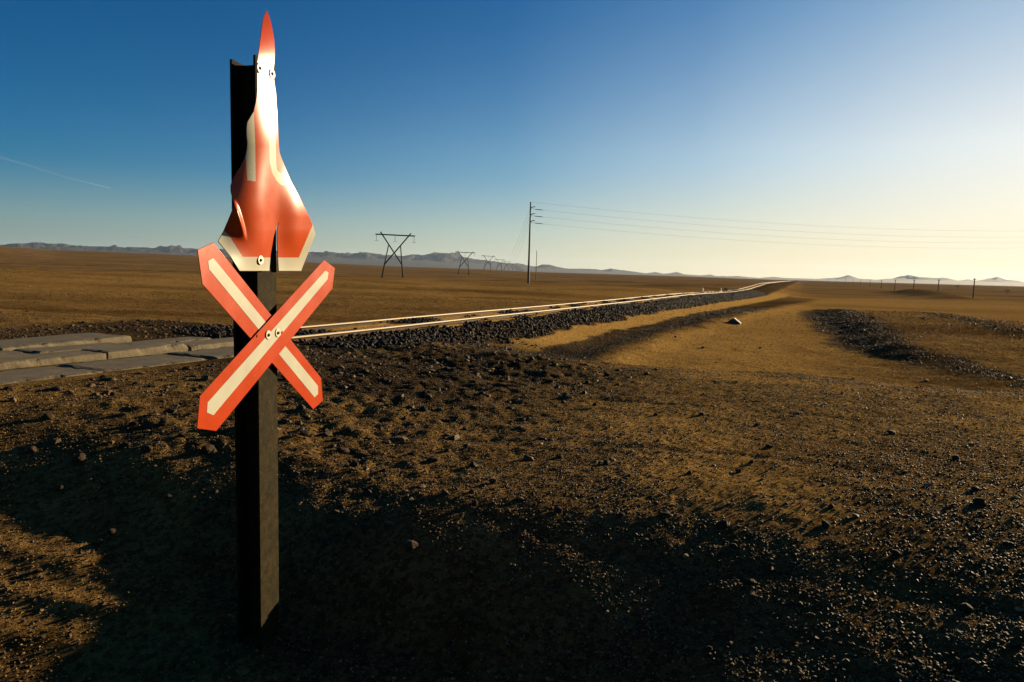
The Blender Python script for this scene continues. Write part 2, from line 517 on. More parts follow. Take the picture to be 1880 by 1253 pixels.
def mat_stone(name, lo, hi, rough=0.6, spec=0.5):
    mt, n, bs = mat_new(name)
    tc = nd(n, "ShaderNodeTexCoord")
    at = nd(n, "ShaderNodeAttribute", attribute_name="tone")
    r = ramp(n, at.outputs['Fac'], [(0.0, lo), (0.8, tuple((a + b) / 2 for a, b in zip(lo, hi))), (1.0, hi)])
    a = noise_node(n, 60, 4, 0.6, tc.outputs['Object'])
    v = ramp(n, a.outputs[0], [(0.3, 0.6), (0.7, 1.2)])
    n.links.new(mix(n, 1.0, r.outputs[0], v.outputs[0], 'MULTIPLY'), bs.inputs['Base Color'])
    bs.inputs['Roughness'].default_value = rough
    bs.inputs['Specular IOR Level'].default_value = spec
    bump(n, bs, a.outputs[0], 0.5, 0.01)
    return mt

def mat_post():
    mt, n, bs = mat_new("weathered_steel")
    tc = nd(n, "ShaderNodeTexCoord"); P = tc.outputs['Object']
    a = noise_node(n, 26, 8, 0.7, P)
    b = noise_node(n, 160, 4, 0.6, P)
    r = ramp(n, a.outputs[0], [(0.35, (0.011, 0.009, 0.004)), (0.55, (0.021, 0.017, 0.007)), (0.72, (0.042, 0.022, 0.009))])
    s = ramp(n, b.outputs[0], [(0.60, (0, 0, 0)), (0.72, (0.05, 0.04, 0.022))])
    n.links.new(mix(n, 1.0, r.outputs[0], s.outputs[0], 'ADD'), bs.inputs['Base Color'])
    bs.inputs['Roughness'].default_value = 0.8
    bs.inputs['Specular IOR Level'].default_value = 0.04
    bump(n, bs, a.outputs[0], 0.35, 0.006)
    return mt

def mat_paint(name, col, rough, spec=0.3):
    mt, n, bs = mat_new(name)
    tc = nd(n, "ShaderNodeTexCoord"); P = tc.outputs['Object']
    a = noise_node(n, 7, 5, 0.6, P)
    r = ramp(n, a.outputs[0], [(0.3, tuple(c * 0.9 for c in col)), (0.7, tuple(min(1, c * 1.04) for c in col))])
    # fine scratches and dust specks
    b = noise_node(n, 240, 2, 0.5, P)
    d = ramp(n, b.outputs[0], [(0.66, 0.0), (0.74, 0.5)])
    n.links.new(mix(n, d.outputs[0], r.outputs[0], (0.35, 0.24, 0.13)), bs.inputs['Base Color'])
    rr = ramp(n, a.outputs[0], [(0.3, rough - 0.02), (0.7, rough + 0.03)])
    n.links.new(rr.outputs[0], bs.inputs['Roughness'])
    bs.inputs['Specular IOR Level'].default_value = spec
    c = noise_node(n, 5, 2, 0.4, P)
    bump(n, bs, c.outputs[0], 0.06, 0.02)
    return mt

def mat_concrete():
    mt, n, bs = mat_new("weathered_concrete")
    tc = nd(n, "ShaderNodeTexCoord"); P = tc.outputs['Object']
    oi = nd(n, "ShaderNodeObjectInfo")
    a = noise_node(n, 5, 7, 0.65, P)
    b = noise_node(n, 70, 5, 0.7, P)
    r = ramp(n, a.outputs[0], [(0.3, (0.085, 0.068, 0.038)), (0.7, (0.19, 0.155, 0.092))])
    s = ramp(n, b.outputs[0], [(0.3, 0.65), (0.65, 1.05)])
    c = mix(n, 1.0, r.outputs[0], s.outputs[0], 'MULTIPLY')
    v = ramp(n, oi.outputs['Random'], [(0, 0.8), (1, 1.05)])
    n.links.new(mix(n, 1.0, c, v.outputs[0], 'MULTIPLY'), bs.inputs['Base Color'])
    bs.inputs['Roughness'].default_value = 0.85
    bs.inputs['Specular IOR Level'].default_value = 0.25
    bump(n, bs, b.outputs[0], 0.5, 0.012)
    return mt

def mat_hill():
    mt, n, bs = mat_new("bare_rock_hill")
    tc = nd(n, "ShaderNodeTexCoord")
    a = noise_node(n, 0.006, 8, 0.65, tc.outputs['Object'])
    r = ramp(n, a.outputs[0], [(0.3, (0.024, 0.023, 0.023)), (0.7, (0.058, 0.050, 0.046))])
    n.links.new(r.outputs[0], bs.inputs['Base Color'])
    bs.inputs['Roughness'].default_value = 0.95
    bs.inputs['Specular IOR Level'].default_value = 0.1
    return mt

MAT = {
    "ground": mat_ground(),
    "ballast": mat_stone("ballast_stone", (0.006, 0.0055, 0.005), (0.045, 0.036, 0.026), 0.75, 0.12),
    "gravel": mat_stone("gravel_stone", (0.045, 0.029, 0.012), (0.34, 0.22, 0.092), 0.7, 0.10),
    "rubble": mat_stone("rubble_stone", (0.010, 0.007, 0.004), (0.15, 0.09, 0.036), 0.7, 0.14),
    "rock": simple("loose_rock", (0.045, 0.030, 0.015), 0.8, 0.1, 0, 18, 0.5, 0.6, 40, 0.02),
    "post": mat_post(),
    "red": mat_paint("red_sign_paint", (0.34, 0.034, 0.005), 0.27, 0.13),
    "plate_red": mat_paint("faded_red_sign_paint", (0.38, 0.045, 0.005), 0.285, 0.32),
    "plate_white": mat_paint("faded_cream_sign_paint", (0.37, 0.36, 0.28), 0.285, 0.32),
    "white": mat_paint("cream_sign_paint", (0.37, 0.37, 0.30), 0.29, 0.13),
    "back": simple("bare_sign_back", (0.22, 0.21, 0.19), 0.5, 0.5, 0.7, 12, 0.3),
    "washer": simple("zinc_washer", (0.30, 0.27, 0.21), 0.45, 0.3, 0.2, 60, 0.15),
    "bolt": simple("dark_bolt", (0.045, 0.035, 0.025), 0.45, 0.5, 0.6, 120, 0.5),
    "rail": simple("rail_steel", (0.05, 0.030, 0.016), 0.8, 0.1, 0.0, 9, 0.4, 0.2, 60, 0.004),
    "railtop": simple("polished_rail_head", (0.29, 0.235, 0.145), 0.48, 0.35, 0.3, 14, 0.12),
    "concrete": mat_concrete(),
    "timber": simple("dark_timber", (0.016, 0.012, 0.009), 0.8, 0.2, 0, 3, 0.4),
    "steelpole": simple("grey_steel_pole", (0.030, 0.025, 0.026), 0.7, 0.2, 0.0, 2, 0.3),
    "wire": simple("aluminium_wire", (0.16, 0.15, 0.14), 0.5, 0.4, 0.4, 3, 0.2),
    "insul": simple("glass_insulator", (0.05, 0.06, 0.06), 0.3, 0.6, 0, 5, 0.2),
    "marker": simple("white_marker_and_lit_edge", (0.50, 0.47, 0.40), 0.6, 0.4, 0, 8, 0.12),
    "hill": mat_hill(),
    "bark": simple("acacia_bark", (0.05, 0.035, 0.022), 0.9, 0.2, 0, 6, 0.4),
    "leaf": simple("acacia_leaf", (0.045, 0.05, 0.022), 0.8, 0.2, 0, 2, 0.4),
    "slab_shaded": simple("broken_slab", (0.06, 0.05, 0.035), 0.8, 0.3, 0, 9, 0.35, 0.4, 50, 0.01),
}

def set_albedo(k):
    """one common scale on every material's base colour, matched to the exposure"""
    for mt in bpy.data.materials:
        n = mt.node_tree
        for bs in [q for q in n.nodes if q.type == 'BSDF_PRINCIPLED']:
            sock = bs.inputs['Base Color']
            if sock.is_linked:
                src = sock.links[0].from_socket
                n.links.new(mix(n, 1.0, src, (k, k, k), 'MULTIPLY'), sock)
            else:
                c = sock.default_value
                sock.default_value = (c[0] * k, c[1] * k, c[2] * k, 1)
set_albedo(0.77)

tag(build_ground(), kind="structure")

# ------------------------------------------------------------------ stones
def ico():
    p = (1 + 5 ** 0.5) / 2
    v = np.array([(-1, p, 0), (1, p, 0), (-1, -p, 0), (1, -p, 0), (0, -1, p), (0, 1, p), (0, -1, -p), (0, 1, -p), (p, 0, -1), (p, 0, 1), (-p, 0, -1), (-p, 0, 1)], float)
    v /= np.linalg.norm(v[0])
    f = np.array([(0, 11, 5), (0, 5, 1), (0, 1, 7), (0, 7, 10), (0, 10, 11), (1, 5, 9), (5, 11, 4), (11, 10, 2), (10, 7, 6), (7, 1, 8),
                  (3, 9, 4), (3, 4, 2), (3, 2, 6), (3, 6, 8), (3, 8, 9), (4, 9, 5), (2, 4, 11), (6, 2, 10), (8, 6, 7), (9, 8, 1)])
    return v, f
ICO_V, ICO_F = ico()

OCT = (np.array([(1, 0, 0), (-1, 0, 0), (0, 1, 0), (0, -1, 0), (0, 0, 1), (0, 0, -1)], float),
       np.array([(0, 2, 4), (2, 1, 4), (1, 3, 4), (3, 0, 4), (2, 0, 5), (1, 2, 5), (3, 1, 5), (0, 3, 5)]))

def stones(name, x, y, size, mat, flat=0.65, sink=0.25, jit=0.28, shape=None):
    BV, BF = shape or (ICO_V, ICO_F)
    nb = len(BV)
    n = len(x)
    z = height(x, y)
    v = np.repeat(BV[None], n, 0)
    v = v * (1 + RNG.uniform(-jit, jit, (n, nb, 1)))
    v = v * RNG.uniform(0.65, 1.25, (n, 1, 3))
    # random rotation
    q = RNG.normal(size=(n, 4)); q /= np.linalg.norm(q, axis=1, keepdims=True)
    w, a, b, c = q.T
    Rm = np.stack([1 - 2 * (b * b + c * c), 2 * (a * b - w * c), 2 * (a * c + w * b), 2 * (a * b + w * c), 1 - 2 * (a * a + c * c), 2 * (b * c - w * a),
                   2 * (a * c - w * b), 2 * (b * c + w * a), 1 - 2 * (a * a + b * b)], 1).reshape(n, 3, 3)
    v = np.einsum('nij,nkj->nki', Rm, v)
    v[:, :, 2] *= flat
    v = v * (size[:, None, None] * 0.5)
    v[:, :, 0] += x[:, None]; v[:, :, 1] += y[:, None]
    v[:, :, 2] += (z + size * flat * (0.5 - sink))[:, None]
    f = (BF[None] + (np.arange(n) * nb)[:, None, None]).reshape(-1, 3)
    tone = np.repeat(RNG.uniform(0, 1, n), nb)
    me = np_mesh(name, v.reshape(-1, 3), f, False, {"tone": tone})
    return link(name, me, mat)

def sample_view(n, rmin, rmax, amin=-44, amax=44):
    r = np.exp(RNG.uniform(math.log(rmin), math.log(rmax), n))
    a = np.radians(RNG.uniform(amin, amax, n))
    return r * np.sin(a), r * np.cos(a), r

def scatter():
    # ballast along the track bank
    n = 60000
    t = np.concatenate([RNG.uniform(-10, 25, n // 2), RNG.uniform(25, 75, n // 2)])
    s = RNG.uniform(-3.0, 2.9, n)
    x, y = xy(t, s)
    dk, sd, bl, rb, st, sp = masks(x, y)
    slab = (t < -10.9) & (s < 1.05) & (s > -2.2)
    keep = (RNG.uniform(size=n) < bl) & ~slab & (np.abs(s) > 0.06) & (np.abs(s + 1.067) > 0.06)
    x, y, t = x[keep], y[keep], t[keep]
    tag(stones("ballast", x, y, RNG.uniform(0.045, 0.085, len(x)) * (1 + np.clip(t, 0, 60) / 120), MAT["ballast"], 0.8, 0.15), kind="stuff")
    # rubble between the post and the track
    n = 26000
    x = RNG.uniform(-11, 5, n); y = RNG.uniform(3.2, 14.5, n)
    dk, sd, bl, rb, st, sp = masks(x, y)
    t, s = ts(x, y)
    r2 = sstep(-9.5, -7.5, t) * sstep(-3.5, -6.5, t) * sstep(0.6, 1.0, s) * sstep(3.2, 2.0, s)
    clump = 0.35 + 0.65 * sstep(-0.25, 0.25, fbm(x * 1.1, y * 1.1, 3, 90))
    slab = (t < -10.9) & (s < 1.05) & (s > -2.2)
    keep = (RNG.uniform(size=n) < np.maximum(rb, r2) * clump) & ~slab
    x, y = x[keep], y[keep]
    sz = 0.016 + 0.075 * RNG.uniform(size=len(x)) ** 4.0
    tag(stones("rubble", x, y, sz, MAT["rubble"], 0.62, 0.42), kind="stuff")
    # loose gravel over road, strips and spoil
    x, y, r = sample_view(860000, 1.5, 42, -50, 62)
    dk, sd, bl, rb, st, sp = masks(x, y)
    t, s = ts(x, y)
    road = sstep(-15.8, -14.8, t) * sstep(-5.5, -8.5, t)
    pat = sstep(-0.45, 0.25, fbm(x * 0.9, y * 0.9, 4, 95))
    p = np.clip(0.22 + 0.3 * sstep(-15.2, -15.8, t) + 0.65 * road * (0.35 + 0.65 * pat) + 0.9 * dk - 0.55 * sd, 0.05, 1)
    p = np.where((t < -10.9) & (s < 1.05) & (s > -2.4), 0, p)
    p = np.where((s < 0.3) & (t > -11), p * 0.3, p)
    keep = RNG.uniform(size=len(x)) < p
    x, y, r, dk = x[keep], y[keep], r[keep], dk[keep]
    sz = np.maximum(0.004 + 0.013 * RNG.uniform(size=len(x)) ** 3, 0.0010 * r * RNG.uniform(0.8, 1.6, len(x)))
    u = RNG.uniform(size=len(x))
    sz = np.where(u < 0.006, sz * RNG.uniform(1.5, 3.0, len(x)), sz)
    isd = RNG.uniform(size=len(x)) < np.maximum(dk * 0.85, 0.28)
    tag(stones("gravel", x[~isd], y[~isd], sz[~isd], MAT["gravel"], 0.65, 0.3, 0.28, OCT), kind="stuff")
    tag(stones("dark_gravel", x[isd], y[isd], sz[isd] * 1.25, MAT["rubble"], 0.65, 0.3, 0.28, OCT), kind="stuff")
scatter()

def ground_z(x, y):
    return float(height(np.array([x]), np.array([y]))[0])

def hit(px, py):
    """where the sight line through a photo pixel meets the terrain"""
    d = ray(px, py)
    z = 0.0
    for _ in range(40):
        P = CAM + d * ((z - CAM_H) / d[2])
        z = 0.5 * z + 0.5 * ground_z(P[0], P[1])
    return P[0], P[1], ground_z(P[0], P[1])

# separate rocks: irregular, faceted, each its own thing
def rock_mesh(seed):
    import bmesh
    rg = random.Random(seed)
    bm = bmesh.new()
    bmesh.ops.create_icosphere(bm, subdivisions=2, radius=0.5)
    sc = (rg.uniform(0.8, 1.2), rg.uniform(0.7, 1.0), rg.uniform(0.5, 0.75))
    planes = [(Vector((rg.gauss(0, 1), rg.gauss(0, 1), rg.gauss(0, 0.8))).normalized(), rg.uniform(0.26, 0.42)) for _ in range(9)]
    for v in bm.verts:
        for nn, d in planes:
            k = v.co.dot(nn)
            if k > d: v.co -= nn * (k - d)
        v.co = Vector((v.co.x * sc[0], v.co.y * sc[1], v.co.z * sc[2])) * rg.uniform(0.96, 1.04)
    me = bpy.data.meshes.new("rock"); bm.to_mesh(me); bm.free()
    me.materials.append(MAT["rock"])
    return me
rock_meshes = [rock_mesh(k) for k in range(6)]
rock_px = [(630, 832, 26), (650, 857, 20), (795, 847, 22), (872, 925, 17), (905, 887, 20), (1115, 852, 16), (1218, 948, 24), (1325, 967, 26), (1515, 965, 18),
           (1525, 932, 14), (1790, 900, 15), (1797, 925, 20), (1637, 797, 14), (1753, 842, 14), (1700, 700, 9), (1024, 940, 22), (1141, 948, 15), (1204, 763, 10), (1288, 762, 12),
           (1412, 822, 15), (1660, 868, 10), (1380, 850, 13), (1078, 704, 12), (1092, 745, 11), (1027, 840, 15), (1115, 690, 14), (970, 770, 11), (1345, 1005, 18), (1645, 1020, 20),
           (1770, 1120, 24), (1380, 1070, 14), (1470, 1110, 12), (1850, 1000, 16), (310, 915, 16), (362, 938, 14), (205, 978, 15), (180, 1000, 13), (72, 1050, 13),
           (395, 905, 14), (110, 900, 16), (270, 830, 24), (150, 845, 22), (560, 800, 20), (300, 780, 26), (230, 820, 20), (90, 770, 22), (60, 830, 20), (385, 830, 26), (760, 1200, 14),
           (1300, 1195, 18), (870, 1130, 14), (560, 1215, 18), (1240, 620, 6), (1290, 640, 7), (1395, 640, 6), (1600, 840, 9), (1465, 760, 9), (1265, 870, 12), (700, 790, 15), (745, 770, 12)]
for i, (px, py, w) in enumerate(rock_px):
    x, y, z = hit(px, py)
    size = w * math.hypot(x, y) / F
    o = bpy.data.objects.new("rock", rock_meshes[i % 6])
    COL.objects.link(o)
    o.location = (x, y, z + size * 0.16)
    o.scale = (size, size, size)
    o.rotation_euler = (random.uniform(-0.3, 0.3), random.uniform(-0.3, 0.3), random.uniform(0, 6.28))
    if i == 0: lab, grp = "biggest dark angular rock, lying on the gravel just beyond the post's right side", None
    elif py < 730: lab, grp = "small dark rock on the smooth sand beyond the gravel road", "small rocks on the far sand"
    elif px < 430 and py < 870: lab, grp = "dark rock among the lit clods between the sign post and the crossing slabs", "rocks among the clods left of the post"
    elif px < 430: lab, grp = "small rock lying in the deep shade left of the sign post", "rocks in the shade left of the post"
    elif py > 1060: lab, grp = "rock in the dark shaded gravel along the front of the scene", "rocks in the front shade"
    elif px < 1000: lab, grp = "dark rock on the gravel road a little right of the sign post", "rocks on the gravel near the post"
    elif px < 1500: lab, grp = "dark rock casting a shadow in the middle of the gravel road", "rocks in the middle of the gravel road"
    else: lab, grp = "dark rock on the gravel road towards the right edge of the view", "rocks on the right of the gravel road"
    tag(o, lab, "rock", grp)

# ------------------------------------------------------------------ crossing sign
AL = math.radians(13)
SD = np.array([math.sin(AL), math.cos(AL), 0.0])        # along the boards, away from the camera
SN = np.array([math.cos(AL), -math.sin(AL), 0.0])       # facing right / towards the camera
ZV = np.array([0, 0, 1.0])
SB = gnd(480, 1195, 0.0)
SB[2] = 0.0
zpost = ground_z(SB[0], SB[1])
sign = empty("crossing_sign", (SB[0], SB[1], zpost))
tag(sign, "red and white railway crossing sign with a torn warning plate on a dark steel post", "road sign")
SIGN_INV = Matrix.Translation((-SB[0], -SB[1], -zpost))

def sp(u, v, w=0.0):
    """sign frame -> local coordinates of the sign empty (origin at SB); u along boards, v height above z=0, w off the flange"""
    p = SD * u + SN * w
    return np.array([p[0], p[1], v - zpost])

def unproj(px, py, w=0.0):
    d = ray(px, py)
    o = SB + SN * w
    k = ((o - CAM) @ SN) / (d @ SN)
    P = CAM + d * k
    return (P - SB) @ SD, P[2]

def make_post():
    mb = MB()
    FW, FT, DP, WT = 0.135, 0.010, 0.112, 0.008
    top, bot = 2.392, zpost - 0.3
    def slab(u0, u1, w0, w1, tp):
        mb.prism([sp(u0, bot, w0), sp(u1, bot, w0), sp(u1, bot, w1), sp(u0, bot, w1)], (0, 0, tp - bot))
    slab(0, FW, -FT, 0, top + 0.012)
    slab(FW / 2 - WT / 2, FW / 2 + WT / 2, -DP + FT, -FT, top - 0.006)
    slab(0, FW, -DP, -DP + FT, top)
    o = mb.build("post", MAT["post"], sign)
    bv = o.modifiers.new("bevel", 'BEVEL'); bv.width = 0.002; bv.segments = 2; bv.limit_method = 'ANGLE'
    return o
make_post()

def Zq(u, v): return (340 + u / 3.1333, 420 + v / 3.1333)

def flat_board(name, px_poly, w0, th, mat, parent):
    pts = [unproj(*q, w0 + th) for q in px_poly]
    mb = MB()
    mb.prism([sp(u, v, w0) for u, v in pts], SN * th)
    o = mb.build(name, mat, parent)
    return o

def board(px_poly, stripes, w0, label):
    b = flat_board("cross_board", px_poly, w0, 0.003, [MAT["red"]], sign)
    b["label"] = label
    bv = b.modifiers.new("bevel", 'BEVEL'); bv.width = 0.0012; bv.segments = 2
    for st in stripes:
        flat_board("stripe", st, w0 + 0.0032, 0.0007, MAT["white"], b)
    return b
bk = board([Zq(*q) for q in [(165, 80), (72, 122), (100, 320), (738, 1040), (793, 990), (783, 860)]],
           [[Zq(*q) for q in [(163, 170), (133, 187), (139, 235), (745, 971), (765, 952), (765, 906)]]], 0.014, "crossarm sloping down to the right, behind the other crossarm")
ft = board([Zq(*q) for q in [(800, 180), (862, 228), (848, 345), (180, 1165), (70, 1150), (85, 965)]],
           [[Zq(*q) for q in [(806, 243), (825, 252), (820, 291), (163, 1074), (126, 1058), (130, 1000)]]], 0.022, "crossarm sloping up to the right, in front")

# --- torn, buckled warning plate
PL_L = [(19.3, 489.6), (35.8, 483.2), (57.4, 480.3), (84.7, 476.7), (102, 474.6), (116, 473), (139, 472.8), (165, 473), (178, 471.7), (189.5, 470), (196, 468.3), (206, 466), (215, 460.4), (224.5, 454.7),
        (234.6, 453.2), (249, 453.2), (262, 454.7), (273.4, 454), (288, 451), (291.4, 449.6), (305, 443), (316.5, 434.5), (329.4, 428), (341, 423.3), (353, 423.8), (367.3, 428), (376, 430.6), (379.5, 428.8),
        (396, 422.3), (423.3, 411.5), (443.4, 400.5), (472, 423.8), (498, 440.3)]
PL_R = [(19.8, 490.6), (34.4, 496), (57.4, 501), (74.6, 504), (99, 505), (113, 504), (129, 502.6), (145, 503), (158, 504.7), (172, 506.9), (189.5, 507.6), (206, 509.3), (234.6, 510.7), (263, 512), (280.6, 513.6),
        (289, 516.4), (306.4, 523.6), (331, 533.7), (343, 540), (359.6, 549), (371.6, 555), (401.8, 569.6), (412.5, 574), (431, 579), (496, 553.8), (498, 553.2)]
SL_L = [(407.3, 512), (422, 506.4), (434.8, 502.8), (469, 497), (498, 494.6)]
SL_R = [(407.3, 512), (414, 510.9), (426, 508.9), (448, 509.2), (478, 510.7), (498, 512)]
def lut(tab, y):
    return np.interp(y, [a for a, _ in tab], [b for _, b in tab])

WHITE_POLYS = [
    [(466.2, 203), (468.7, 260), (469.7, 333.7), (454.7, 331.6), (451.8, 290.6), (440, 288), (440, 203)],
    [(460, 110), (520, 110), (520, 177), (460, 176)],
    [(492.5, 176), (493.5, 227), (494.5, 260), (496, 300), (500, 318), (508, 332), (515.5, 340), (523, 341), (529, 337.8), (540, 331), (530, 300), (524.5, 307), (521.5, 315), (517, 318.5), (513, 317), (508.8, 312),
     (507.3, 300), (506.5, 260), (506, 176)],
    [(395, 400), (411.5, 423.8), (423, 436), (446, 472.4), (500, 473), (500, 505), (390, 505)],
    [(505, 473.4), (548.8, 473.6), (574.4, 413), (600, 400), (600, 505), (505, 505)],
]
def in_poly(x, y, poly):
    c = np.zeros(x.shape, bool)
    n = len(poly)
    for i in range(n):
        x1, y1 = poly[i]; x2, y2 = poly[(i + 1) % n]
        if y1 == y2: continue
        k = ((y1 > y) != (y2 > y)) & (x < (x2 - x1) * (y - y1) / (y2 - y1) + x1)
        c ^= k
    return c

def plate_w(x, y):
    """how far the buckled sheet stands off its plane (metres), over photo coordinates"""
    up = sstep(400, 270, y)
    axis = np.interp(y, [0, 120, 200, 300], [497, 501, 505, 506])
    dx = (x - axis) * 0.0045
    # upper part: rolled about a vertical axis, almost flat on the right
    kx = np.interp(y, [60, 180, 270], [0.24, 0.36, 0.55])
    w = up * np.where(dx < 0, -kx * dx * dx, -0.25 * dx * dx)
    # lower part: soft folds side by side
    lo = 1 - up
    f = 0.074 * sstep(384, 484, x) - 0.004 * sstep(480, 514, x) + 0.028 * sstep(500, 552, x) - 0.062
    f = f * (1 - 0.75 * sstep(420, 500, y))
    w = w + lo * f
    # crease of the folded left corner
    ln = x - np.interp(y, [370, 380, 400, 420, 440], [430, 433.5, 440, 445.5, 450])
    cr = np.where(ln < 0, np.exp(-(ln / 17.0) ** 2), np.exp(-(ln / 3.0) ** 2))
    w = w + 0.019 * cr * sstep(366, 390, y) * sstep(446, 405, y)
    # bellied out in the middle, tip bent back
    w = w - 0.076 * sstep(205, 520, y)
    w = w - 0.0000011 * np.maximum(0, 116 - y) ** 2.4
    return w + 0.092

def make_plate():
    ys = np.concatenate([np.arange(19.6, 498, 1.25), [498]])
    NX = 90
    V = []; PX = []
    def block(y0, y1, LF, RF):
        rows = ys[(ys >= y0) & (ys <= y1)]
        X = np.linspace(0, 1, NX + 1)[None, :] * (RF(rows) - LF(rows))[:, None] + LF(rows)[:, None]
        Y = np.repeat(rows[:, None], NX + 1, 1)
        return X, Y
    ysl = ys[ys >= 405.9][0]
    frac = (512 - lut(PL_L, ysl)) / (lut(PL_R, ysl) - lut(PL_L, ysl))
    mid_ = lambda y: lut(PL_L, y) + frac * (lut(PL_R, y) - lut(PL_L, y))
    blocks = [block(0, ysl, lambda y: lut(PL_L, y), mid_), block(0, ysl, mid_, lambda y: lut(PL_R, y))]
    blocks.append(block(ysl, 600, lambda y: lut(PL_L, y), lambda y: lut(SL_L, y)))
    blocks.append(block(ysl, 600, lambda y: lut(SL_R, y), lambda y: lut(PL_R, y)))
    verts = []; faces = []; fx = []; fy = []
    off = 0
    for X, Y in blocks:
        W = plate_w(X, Y)
        for r_ in range(X.shape[0]):
            for c_ in range(X.shape[1]):
                u, v = unproj(X[r_, c_], Y[r_, c_], W[r_, c_])
                verts.append(sp(u, v, W[r_, c_]))
        nr, nc = X.shape
        i = np.arange(nr - 1)[:, None]; j = np.arange(nc - 1)[None, :]
        Q = np.stack([i * nc + j, (i + 1) * nc + j, (i + 1) * nc + j + 1, i * nc + j + 1], -1).reshape(-1, 4) + off
        faces.append(Q)
        fx.append(((X[:-1, :-1] + X[1:, 1:]) / 2).ravel()); fy.append(((Y[:-1, :-1] + Y[1:, 1:]) / 2).ravel())
        off += nr * nc
    faces = np.vstack(faces); fx = np.concatenate(fx); fy = np.concatenate(fy)
    me = np_mesh("torn_plate", np.array(verts), faces, True)
    white = np.zeros(len(fx), bool)
    for p in WHITE_POLYS: white |= in_poly(fx, fy, p)
    for mm in (MAT["plate_red"], MAT["plate_white"], MAT["back"]): me.materials.append(mm)
    me.polygons.foreach_set("material_index", white.astype(np.int32))
    import bmesh
    bm = bmesh.new(); bm.from_mesh(me)
    bmesh.ops.remove_doubles(bm, verts=bm.verts, dist=0.00002)
    bm.normal_update()
    nn = sum((f.normal for f in bm.faces), Vector())
    if nn.dot(Vector(SN)) < 0:
        bmesh.ops.reverse_faces(bm, faces=bm.faces)
    bm.to_mesh(me); bm.free()
    o = bpy.data.objects.new("torn_plate", me)
    COL.objects.link(o); o.parent = sign
    so_ = o.modifiers.new("thickness", 'SOLIDIFY'); so_.thickness = 0.0025; so_.offset = -1
    so_.material_offset = 2; so_.material_offset_rim = 2
    o["label"] = "torn and buckled red warning plate with pieces of white lettering"
    return o
plate = make_plate()

def bolt(px, py, w, parent, r=0.0185, washer=True):
    u, v = unproj(px, py, w)
    mb = MB()
    def ring(rad, w0, w1, mbx, k=24, rin=None):
        a = [2 * math.pi * i / k for i in range(k)]
        mbx.prism([sp(u + rad * math.cos(t), v + rad * math.sin(t), w0) for t in a], SN * (w1 - w0))
    if washer:
        ring(r, w, w + 0.003, mb)
        wo_ = mb.build("washer", MAT["washer"], parent)
        bv = wo_.modifiers.new("bevel", 'BEVEL'); bv.width = 0.0015; bv.segments = 2; bv.limit_method = 'ANGLE'
    else:
        wo_ = parent
    hb = MB()
    ring(r * 0.40, w + 0.003, w + 0.0065, hb, 6)
    ring(r * 0.22, w + 0.0065, w + 0.009, hb, 12)
    hb.build("bolt", MAT["bolt"], wo_)
def pw(px, py): return float(plate_w(np.array([px], float), np.array([py], float))[0])
bolt(477, 126, pw(477, 126) + 0.0005, sign)
bolt(499.4, 136.4, pw(499.4, 136.4) + 0.0005, sign)
bolt(478.4, 478, pw(478.4, 478) + 0.0005, sign)
bolt(492.6, 615.3, 0.0262, sign)
bolt(510, 611.5, 0.0262, sign)
for q in ((473.4, 617), (518, 611)):
    u, v = unproj(*q, 0.026)
    mb = MB()
    mb.prism([sp(u + 0.006 * math.cos(a), v + 0.006 * math.sin(a), 0.0248) for a in np.linspace(0, 2 * math.pi, 13)[:-1]], SN * 0.003)
    mb.build("rivet", MAT["red"], sign)

# ------------------------------------------------------------------ railway track
track = empty("railway_track", (*xy(0, -0.53), float(zrail(0))))
tag(track, "single railway track with two shiny rails half buried in blown sand", "railway track")
def rail(s0):
    prof = [(-0.06, -0.16), (0.06, -0.16), (0.06, -0.145), (0.012, -0.125), (0.010, -0.045), (0.025, -0.022), (0.025, -0.005), (0.020, 0.0), (-0.020, 0.0), (-0.025, -0.005), (-0.025, -0.022), (-0.010, -0.045), (-0.012, -0.125), (-0.06, -0.145)]
    tt = np.concatenate([np.arange(-10.5 if s0 == 0 else -9.9, 60, 0.6), np.arange(60, 560, 4.0)])
    np_ = len(prof)
    V = []; Fq = []; mi = []
    ox, oy, oz = track.location
    for i, t in enumerate(tt):
        z = float(zrail(t))
        for (a, b) in prof:
            x, y = xy(t, s0 + a)
            V.append((x - ox, y - oy, z + b - oz))
    for i in range(len(tt) - 1):
        for k in range(np_):
            Fq.append((i * np_ + k, i * np_ + (k + 1) % np_, (i + 1) * np_ + (k + 1) % np_, (i + 1) * np_ + k))
            mi.append(1 if k in (5, 6, 7, 8, 9) else 0)
    me = bpy.data.meshes.new("rail")
    me.from_pydata(V, [], Fq)
    me.materials.append(MAT["rail"]); me.materials.append(MAT["railtop"])
    me.polygons.foreach_set("material_index", mi)
    import bmesh
    bm = bmesh.new(); bm.from_mesh(me); bmesh.ops.recalc_face_normals(bm, faces=bm.faces); bm.to_mesh(me); bm.free()
    o = bpy.data.objects.new("rail", me); COL.objects.link(o); o.parent = track
rail(0.0); rail(-1.067)

